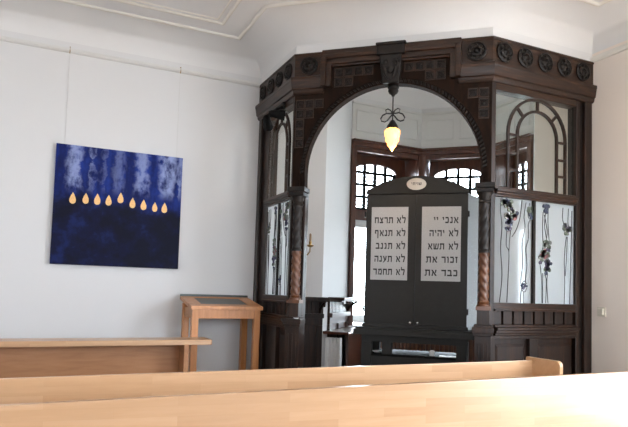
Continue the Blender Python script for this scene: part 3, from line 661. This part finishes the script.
# ------------------------------------------------------------------ ark
ac = Vector((3.462, 5.015)); th_ = math.radians(-41); au = Vector((math.cos(th_), math.sin(th_)))
HW = .520
FA, _ = frame((ac.x-au.x*HW, ac.y-au.y*HW), (ac.x+au.x*HW, ac.y+au.y*HW))
Wd = 2*HW; Z0, ZD, ZT = 1.035, 2.405, 2.595
ark = thing('torah_ark', 'charcoal cabinet with arched top, two doors and silver Hebrew tablets, on a dark stand', 'cabinet', tuple(FA(HW, -.2, Z0)))
m = MB(FA); sp = .17; dp = .56
m.hexa([(0.006, -.025, Z0), (Wd-.006, -.025, Z0), (Wd+sp, -dp, Z0), (-sp*.0, -dp, Z0), (0.006, -.025, ZD+.01), (Wd-.006, -.025, ZD+.01), (Wd+sp, -dp, ZD+.01), (-sp*.0, -dp, ZD+.01)])
m.build('body', 'arkside', ark, bevel=.004)
m = MB(FA); m.box(-.012, Wd+.012, -.025, .012, Z0, Z0+.035); m.build('plinth', 'arkgrey', ark, bevel=.003)
for s_ in (0, 1):
    a_, b_ = (.004, HW-.003) if s_ == 0 else (HW+.003, Wd-.004)
    m = MB(FA); m.box(a_, b_, -.022, 0, Z0+.04, ZD); dr = m.build('door', 'arkgrey', ark, bevel=.003)
    t0, t1 = (.062, HW-.078) if s_ == 0 else (HW+.062, Wd-.070)
    m = MB(FA); m.box(t0, t1, 0, .006, 1.52, 2.275); tb = m.build('tablet', 'tablet', dr, label='silver plate with five lines of black Hebrew lettering')
    ku = HW+(-.038 if s_ == 0 else .038)
    m = MB(FA); m.disc(ku, Z0+.0+.02+.035, [(.006, 0), (.006, .012), (.013, .016), (.013, .024), (.006, .028)], 12); m.build('knob', 'steel', dr, smooth=True)
for w in (1.22, 2.2):
    for u in (-.004, Wd+.004):
        m = MB(FA); m.tube([(u, .0, w-.03), (u, .0, w+.03)], .008, 8); m.build('hinge', 'iron', ark)
# pediment
n = 24; top = []
for k in range(n+1):
    t = -1+2*k/n; top.append((HW+t*HW, ZD+.045+.145*(1-abs(t)**2.1)))
m = MB(FA); m.prism([(0, ZD+.008)] + top + [(Wd, ZD+.008)], -.03, .006); m.build('pediment', 'arkmatt', ark, bevel=.002)
m = MB(FA); m.disc(HW, 2.51, [(.0, 0)][:0] + [(.1, .0), (.1, .012), (.094, .016)], 32)
for v in m.bm.verts:
    q = v.co.z-2.51; v.co.z = 2.51+q*.62
# widen along u
o_ = m.build('oval_plaque', 'oval', ark, smooth=True, angle=40)
# lettering
def q(x0, y0, x1, y1, w0, w1=None):      # slanted stroke, horizontal pen width w
    w1 = w0 if w1 is None else w1; w0 += .04; w1 += .04; return [(x0, y0), (x0+w0, y0), (x1+w1, y1), (x1, y1)]
def H(x0, x1, y, t=.21): return [(x0, y), (x1, y), (x1+.03, y+t+.03), (x0-.02, y+t+.03)]
def V(x, y0, y1, w=.15): return [(x-.02, y0), (x+w+.02, y0), (x+w+.03, y1), (x-.02, y1)]
HEB = {
 'ל': (.72, [V(.04, .85, 1.38, .12), H(.06, .70, .79), q(.36, 0, .56, .82, .17)]),
 'א': (.86, [q(.64, 0, .0, 1.0, .22), q(.60, .50, .62, 1.0, .12, .20), q(.06, 0, .20, .62, .18, .10)]),
 'ת': (.86, [H(.06, .82, .79), V(.66, 0, .82), V(.16, .1, .82, .13), H(.0, .24, 0, .15)]),
 'ר': (.70, [H(.02, .64, .79), V(.50, 0, .82)]),
 'צ': (.78, [q(.46, .12, .02, 1.0, .20), q(.40, .50, .56, 1.0, .12, .20), H(.04, .70, 0)]),
 'ח': (.84, [H(.04, .80, .79), V(.64, 0, .82), V(.08, 0, .82)]),
 'נ': (.52, [H(.14, .46, .80, .19), V(.32, .1, .84, .14), H(.02, .48, 0)]),
 'ף': (.76, [H(.06, .70, .79), V(.56, -.38, .82), V(.06, .50, .82, .13), H(.06, .32, .42, .14)]),
 'ג': (.60, [H(.12, .46, .80, .19), V(.34, 0, .84, .15), q(.02, 0, .34, .36, .16)]),
 'ב': (.78, [H(.08, .60, .79), V(.50, .1, .84), H(.02, .76, 0)]),
 'ע': (.76, [q(.34, .22, .02, 1.0, .16, .2), q(.44, .26, .54, 1.0, .15, .18), q(.0, -.1, .40, .34, .18, .2)]),
 'ה': (.80, [H(.02, .76, .79), V(.60, 0, .82), V(.06, 0, .56, .14)]),
 'מ': (.84, [H(.30, .76, .79), V(.64, .1, .84), H(.34, .78, 0), q(.22, .62, .02, 1.0, .16), q(.02, 0, .22, .76, .13)]),
 'ד': (.76, [H(.02, .74, .79), V(.54, 0, .82)]),
 'כ': (.70, [H(.06, .58, .79), V(.48, .1, .86), H(.04, .60, 0)]),
 'י': (.36, [H(.04, .28, .79), V(.16, .52, .82, .12)]),
 'ש': (.98, [H(.08, .84, 0, .18), q(.10, .1, .0, 1.0, .13, .18), q(.30, .14, .42, 1.0, .13, .18), q(.74, .1, .80, 1.0, .13, .18)]),
 'ז': (.46, [H(.04, .40, .80, .19), V(.17, 0, .82, .14)]),
 'ו': (.38, [H(.04, .30, .80, .19), V(.17, 0, .82, .14)]),
}
def letters(txt, F, ur, w, h, v, align='R', width=None):
    """Hebrew line written right to left with its right edge at ur"""
    adv = [(.42 if c == ' ' else HEB[c][0])+.14 for c in txt]; tot = sum(adv)-.14; sx_ = (width/tot) if width else h
    m = MB(F); u = ur if align == 'R' else ur+tot*sx_/2
    for c, a_ in zip(txt, adv):
        if c != ' ':
            x0 = u-HEB[c][0]*sx_
            for k, poly in enumerate(HEB[c][1]): m.prism([(x0+x*sx_, w+y*h) for x, y in poly], v, v+.0016+.0001*k)
        u -= a_*sx_
    return m
left = ['לא תרצח', 'לא תנאף', 'לא תגנב', 'לא תענה', 'לא תחמד']; right_ = ['אנכי יי', 'לא יהיה', 'לא תשא', 'זכור את', 'כבד את']
doors = [c for c in ark.children if c.name.startswith('door')]
def tabl(d): return [c for c in COL.objects if c.parent == d and c.name.startswith('tablet')][0]
for s_, lines in ((0, left), (1, right_)):
    t0, t1 = (.062, HW-.078) if s_ == 0 else (HW+.062, Wd-.070)
    for k, tx in enumerate(lines):
        wd = (.322, .318, .305, .315, .325)[k] if s_ == 0 else (.245, .285, .30, .315, .325)[k]
        letters(tx, FA, t1-.026, 2.106-.1335*k, .061, .0058, width=wd).build('lettering', 'ink', doors[s_])
letters('שויתי', FA, HW, 2.498, .026, .0155, align='C', width=.105).build('lettering', 'ink', ark)

# stand under the ark
st = thing('cabinet_stand', 'wide dark charcoal stand with open shelf carrying the lettered cabinet', 'stand', tuple(FA(HW, -.2, .14)))
m = MB(FA); m.box(-.09, Wd+.085, -.62, .075, .955, 1.012); m.box(-.07, Wd+.065, -.60, .055, 1.012, 1.033); m.build('top_board', 'arkgrey', st, bevel=.003)
m = MB(FA); m.box(-.01, Wd+.005, -.02, .01, .885, .955); m.box(-.01, Wd+.005, -.58, -.55, .885, .955); m.build('apron', 'arkgrey', st)
for (u0, u1, v0, v1) in ((-.01, .09, -.08, .01), (Wd-.10, Wd+.005, -.08, .01), (-.01, .09, -.58, -.5), (Wd-.10, Wd+.005, -.58, -.5), (.20, .30, -.08, .01)):
    m = MB(FA); m.box(u0, u1, v0, v1, .76 if u0 == .20 else .14, .955 if False else .885); m.build('leg', 'arkgrey', st, bevel=.003)
m = MB(FA); m.box(.09, Wd-.10, -.56, 0, .74, .762); m.build('shelf', 'black', st, bevel=.003)
m = MB(FA); m.box(.09, Wd-.10, -.02, -.004, .16, .74); m.build('front_panel', 'arkgrey', st, bevel=.003)
m = MB(lambda u, v, w: FA(.135+u, -.10+v, .7625+w)); m.lathe([(.02, 0), (.03, .002), (.055, .018), (.053, .02), (.028, .006), (.004, .005)], (0, 0)); m.build('saucer', 'white', smooth=True, label='small white dish on the open shelf beneath the left silver tablet', category='dish')
m = MB(lambda u, v, w: FA(.70+u, -.08+v, .7625+w)); m.box(-.025, .025, -.025, .025, 0, .05); m.box(-.018, .018, -.018, .018, .05, .056); m.build('candle_block', 'white', bevel=.004, label='white cube candle on the open shelf of the dark cabinet stand', category='candle')
m = MB(lambda u, v, w: FA(.86+u, -.06+v, .7625+w)); m.hexa([(-.09, -.03, 0), (.09, -.03, 0), (.09, .03, 0), (-.09, .03, 0), (-.085, -.028, .012), (.085, -.028, .012), (.085, .028, .008), (-.085, .028, .008)]); m.build('folded_paper', 'white', label='thin flat white paper lying beside the white cube on the stand shelf', category='paper')
# small white dish on the screen pedestal moulding
m = MB(FF); m.lathe([(.012, 1.131), (.02, 1.132), (.03, 1.141), (.026, 1.142), (.004, 1.136)], (.115, .088)); m.build('tealight_dish', 'white', smooth=True, label='tiny white dish resting on the moulding at the foot of the twisted column', category='dish')

# ------------------------------------------------------------------ spotlight on the side bay
sp_ = thing('spotlight', 'black adjustable spotlight with white lens clamped under the screen cornice', 'spotlight', tuple(FL(.5, .06, 3.05)))
m = MB(FL); m.box(.34, .80, .02, .05, 3.165, 3.19); m.box(.38, .43, -.0, .03, 3.155, 3.215); m.box(.70, .75, -.0, .03, 3.155, 3.215); m.build('mounting_bar', 'black', sp_, bevel=.004)
m = MB(FL); m.tube([(.46, .05, 3.17), (.46, .08, 3.11)], .016, 8); m.tube([(.66, .05, 3.17), (.66, .08, 3.12)], .016, 8); m.build('joint', 'black', sp_)
def head(u0, w0, d, s_=1.0):
    m = MB(FL); a_ = Vector((u0, .085, w0)); d = Vector(d).normalized()
    m.tube([tuple(a_+d*t*s_) for t in (-.05, -.03, .03, .09, .11)], [.02, .034, .04, .05, .05], 14); h = m.build('lamp_head', 'black', sp_, smooth=True)
    m = MB(FL); m.tube([tuple(a_+d*t*s_) for t in (.108, .114)], [.044, .042], 14); m.build('lens', 'white', h)
head(.46, 3.10, (-.75, -.45, -.5)); head(.66, 3.11, (.3, -.9, -.1))

# ------------------------------------------------------------------ painting
px0, px1, pz0, pz1 = .08, 1.264, 1.563, 2.695; pcx = (px0+px1)/2
pt = thing('painting', 'unframed dark blue abstract canvas with nine golden drops in a row on the white wall', 'painting', (pcx, YW-.02, pz0))
m = MB(); m.box(px0, px1, YW-.045, YW-.001, pz0, pz1); m.build('canvas', 'painting', pt)
drops = [(73.9, 196.7, 1.06), (86.3, 196.7, 1), (97.5, 197, 1.05), (108.4, 197.7, 1), (120, 195, 1), (132, 199.8, 1), (143.2, 201.6, 1), (154.9, 203.8, .92), (165, 204.4, 1)]
dxy = [(0.246, 2.192), (.361, 2.198), (.465, 2.200), (.568, 2.199), (.677, 2.232), (.791, 2.193), (.897, 2.183), (1.006, 2.171), (1.101, 2.171)]
for i, (x, z) in enumerate(dxy):
    s = drops[i][2]; pts = []
    for k in range(24):
        t = 2*PI*k/24; rr = .036*s*(1+random.uniform(-.04, .04)); yy = math.cos(t); xx = math.sin(t)*math.sin(t/2)**1.3
        pts.append((x+rr*xx*1.05, z+.052*s*yy))
    m = MB(); m.prism(pts, YW-.049, YW-.0452); m.build('golden_drop', 'gold', pt)
for i, x in enumerate((.151, 1.205)):
    w_ = thing('picture_wire', ('thin hanging wire with hook above the left side of the blue painting', 'thin hanging wire with hook above the right side of the blue painting')[i], 'wire', (x, YW-.02, pz1), 'wires holding the blue painting')
    m = MB(); m.tube([(x, YW-.012, 3.59), (x, YW-.012, pz1-.05)], .0016, 5); m.build('cable', 'wire', w_)
    m = MB(); m.tube([(x, YW-.006, 3.64), (x, YW-.034, 3.635), (x, YW-.040, 3.60), (x, YW-.028, 3.575), (x, YW-.012, 3.585)], .004, 6); m.build('hook', 'brass', w_)

# ------------------------------------------------------------------ switch on the right wall
sw = thing('wall_switch', 'small square ivory switch on the right wall beside the screen', 'switch', (XR-.01, 3.745, 1.24))
m = MB(); m.box(XR-.012, XR, 3.70, 3.785, 1.235, 1.32); m.build('plate', 'ivoryplastic', sw, bevel=.003)
m = MB(); m.box(XR-.030, XR-.012, 3.715, 3.77, 1.25, 1.305); m.build('rocker', 'ivoryplastic', sw, bevel=.003)

# ------------------------------------------------------------------ lectern
lx0, lx1, ly0, ly1 = 1.305, 1.975, 5.46, 5.90
lc = thing('standing_desk', 'small orange-brown wooden standing desk with dark writing inset against the wall', 'desk', ((lx0+lx1)/2, (ly0+ly1)/2, 0))
for (x, y) in ((lx0, ly0), (lx1-.062, ly0), (lx0, ly1-.062), (lx1-.062, ly1-.062)):
    m = MB(); zt_ = 1.18 if y == ly0 else 1.228; m.box(x, x+.062, y, y+.062, 0, zt_); m.build('leg', 'cherry', lc, bevel=.004)
m = MB(); m.box(lx0+.062, lx1-.062, ly0+.01, ly0+.03, 1.095, 1.185); m.box(lx0+.062, lx1-.062, ly1-.03, ly1-.01, 1.13, 1.235); m.box(lx0+.01, lx0+.03, ly0+.062, ly1-.062, 1.095, 1.19); m.box(lx1-.03, lx1-.01, ly0+.062, ly1-.062, 1.095, 1.19)
m.build('apron', 'cherry', lc, bevel=.003)
def slope(y): return 1.182+(y-ly0)*(1.262-1.19)/(ly1-ly0)
def slab(m, x0, x1, y0, y1, b, t): m.hexa([(x0, y0, slope(y0)+b), (x1, y0, slope(y0)+b), (x1, y1, slope(y1)+b), (x0, y1, slope(y1)+b), (x0, y0, slope(y0)+t), (x1, y0, slope(y0)+t), (x1, y1, slope(y1)+t), (x0, y1, slope(y1)+t)])
m = MB(); a_, b_, c_, d_ = lx0-.018, lx1+.018, ly0-.02, ly1+.02
slab(m, a_, b_, c_, c_+.10, 0, .036); slab(m, a_, b_, d_-.05, d_, 0, .036); slab(m, a_, a_+.12, c_+.10, d_-.05, 0, .036); slab(m, b_-.12, b_, c_+.10, d_-.05, 0, .036)
m.build('desktop_frame', 'cherry', lc, bevel=.003)
m = MB(); slab(m, a_+.12, b_-.12, c_+.10, d_-.05, .004, .030); m.build('writing_inset', 'slate', lc)
m = MB(); slab(m, a_, b_, d_, d_+.018, -.0, .055); m.build('back_ledge', 'slate', lc, bevel=.002)

# ------------------------------------------------------------------ pews
def rot_frame(p, q): return frame(p, q)
# book-ledge pew in front of the painting
pw = thing('pew', 'long beech pew desk with overhanging ledge in front of the painting wall', 'pew', (-.3, 5.3, 0), 'rows of beech pews')
m = MB(); m.box(-2.2, 1.41, 5.12, 5.385, .885, .93); m.build('book_ledge', 'beech', pw, bevel=.004)
m = MB(); m.box(-2.1, 1.17, 5.335, 5.36, .12, .885); m.build('back_panel', 'cherry_h', pw)
for x in (-2.15, -.5, 1.17):
    m = MB(); m.box(x, x+.045, 5.14, 5.38, 0, .885); m.build('end_panel', 'cherry_h' if x > 1 else 'beech', pw, bevel=.004)
# middle pew
def benchpew(p, q, ztop, zback, label, ends, mat, xs):
    F, L = frame(p, q); o = thing('pew', label, 'pew', tuple(F(L/2, .2, 0)), 'rows of beech pews')
    m = MB(F)
    m.hexa([(0, -.03, .25), (L, -.03, .25), (L, 0.0, .25), (0, 0, .25), (0, -.03, zback), (L, -.03, zback), (L, 0, zback), (0, 0, zback)]); m.build('backrest', mat, o, bevel=.005)
    m = MB(F); m.box(.035, L-.035, .0, .33, .42, .45); m.build('seat', mat, o, bevel=.005)
    for e in xs:
        m = MB(F); u = e*L; rr = .035; v1 = .245; v0 = -.065
        pts = [(v0, 0), (v0, ztop-.005)] + [(v0+.005, ztop), (v1-rr, ztop)] + [(v1-rr+rr*math.sin(t), ztop-rr+rr*math.cos(t)) for t in [PI/2*k/6 for k in range(1, 7)]] + [(v1, .62), (.345, .50), (.345, 0)]
        a1 = [m.vert((u-.0 if e == 0 else u-.033*(e == 1), v, w)) for v, w in pts]; a2 = [m.vert((u+.033*(e == 0) + (0 if e else 0), v, w)) for v, w in pts]
        m.face(a1); m.face(a2[::-1]); k_ = len(pts)
        for k in range(k_): m.face([a1[k], a2[k], a2[(k+1) % k_], a1[(k+1) % k_]])
        m.build('end_panel', mat, o, bevel=.003)
    return o
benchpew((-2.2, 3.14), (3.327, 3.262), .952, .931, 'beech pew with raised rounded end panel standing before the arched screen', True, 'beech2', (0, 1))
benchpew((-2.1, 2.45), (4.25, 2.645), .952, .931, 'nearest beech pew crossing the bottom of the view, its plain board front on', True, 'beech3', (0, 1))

# ------------------------------------------------------------------ light
w = D.worlds.new('daylight'); SC.world = w; w.use_nodes = True; nt = w.node_tree; bg = nt.nodes['Background']
tc = nt.nodes.new('ShaderNodeTexCoord'); sp = nt.nodes.new('ShaderNodeSeparateXYZ'); nt.links.new(tc.outputs['Generated'], sp.inputs[0])
mr = nt.nodes.new('ShaderNodeMapRange'); mr.inputs[1].default_value = -.25; mr.inputs[2].default_value = .25; nt.links.new(sp.outputs['Z'], mr.inputs[0])
rp = ramp(nt, [(0, (.40, .43, .45)), (.5, (.82, .90, 1.0)), (1, (.84, .94, 1.08))], mr.outputs[0]); 
m2_ = nt.nodes.new('ShaderNodeMapRange'); m2_.inputs[1].default_value = -.3; m2_.inputs[2].default_value = .4; m2_.inputs[3].default_value = 10.0; m2_.inputs[4].default_value = 18.0
nt.links.new(sp.outputs['Y'], m2_.inputs[0]); nt.links.new(m2_.outputs[0], bg.inputs[1]); nt.links.new(rp.outputs[0], bg.inputs[0])
sl_ = D.lights.new('sun', 'SUN'); sl_.energy = 38; sl_.color = (1, .92, .82); sl_.angle = .01
so_ = D.objects.new('sun', sl_); COL.objects.link(so_); so_.rotation_euler = Vector((math.sin(math.radians(10))*math.cos(math.radians(33)), math.cos(math.radians(10))*math.cos(math.radians(33)), -math.sin(math.radians(33)))).to_track_quat('-Z', 'Y').to_euler()
def portal(nm, c, d, sx_, sy_):
    l = D.lights.new(nm, 'AREA'); l.shape = 'RECTANGLE'; l.size = sx_; l.size_y = sy_; l.cycles.is_portal = True
    o = D.objects.new(nm, l); COL.objects.link(o); o.location = c; o.rotation_euler = Vector(d).to_track_quat('-Z', 'Y').to_euler(); return o
portal('daylight_portal', (XR+.28, (wy0+wy1)/2, (wz0+wz1)/2), (-1, 0, 0), wy1-wy0, wz1-wz0)
for h in HF: portal('daylight_portal', ((h[0]+h[1])/2, YF-.28, (h[2]+h[3])/2), (0, 1, 0), h[1]-h[0], h[3]-h[2])
for p, q in segs:
    F, L = frame(p, q); c = F(L/2, -.395, 2.12); n_ = F(0, 1, 0)-F(0, 0, 0); portal('daylight_portal', c, n_, L-.2, 2.4)
l = D.lights.new('lamp_bulb', 'POINT'); l.energy = 4; l.color = (1, .62, .28); l.shadow_soft_size = .04; o = D.objects.new('lamp_bulb', l); COL.objects.link(o); o.location = (lx, ly, 2.60)

# ------------------------------------------------------------------ camera
X = Vector((.906, -.422, .030)); 
import itertools
def nrm(v): L = math.sqrt(sum(a*a for a in v)); return [a/L for a in v]
V1 = (1588, 328.); V2 = (39, 281.); PP = (314, 253.)
f = math.sqrt(-((V1[0]-PP[0])*(V2[0]-PP[0])+(V1[1]-PP[1])*(V2[1]-PP[1])))
Xc = Vector(nrm((V1[0]-PP[0], -(V1[1]-PP[1]), -f))); Yc = Vector(nrm((V2[0]-PP[0], -(V2[1]-PP[1]), -f))); Zc = Xc.cross(Yc)
R = Matrix((Xc, Yc, Zc))
cam = D.cameras.new('camera'); co = D.objects.new('camera', cam); COL.objects.link(co)
co.matrix_world = Matrix.Translation((0, 0, 1.4)) @ R.to_4x4()
cam.sensor_width = 36; cam.lens = f*36/628; cam.shift_y = (253-213.5)/628; cam.clip_start = .05
SC.camera = co
for o in D.objects:
    if '_org' in o: del o['_org']
vs_ = SC.view_settings; vs_.view_transform = 'Standard'; vs_.look = 'None'; vs_.gamma = 1; vs_.use_curve_mapping = False; vs_.exposure = .66
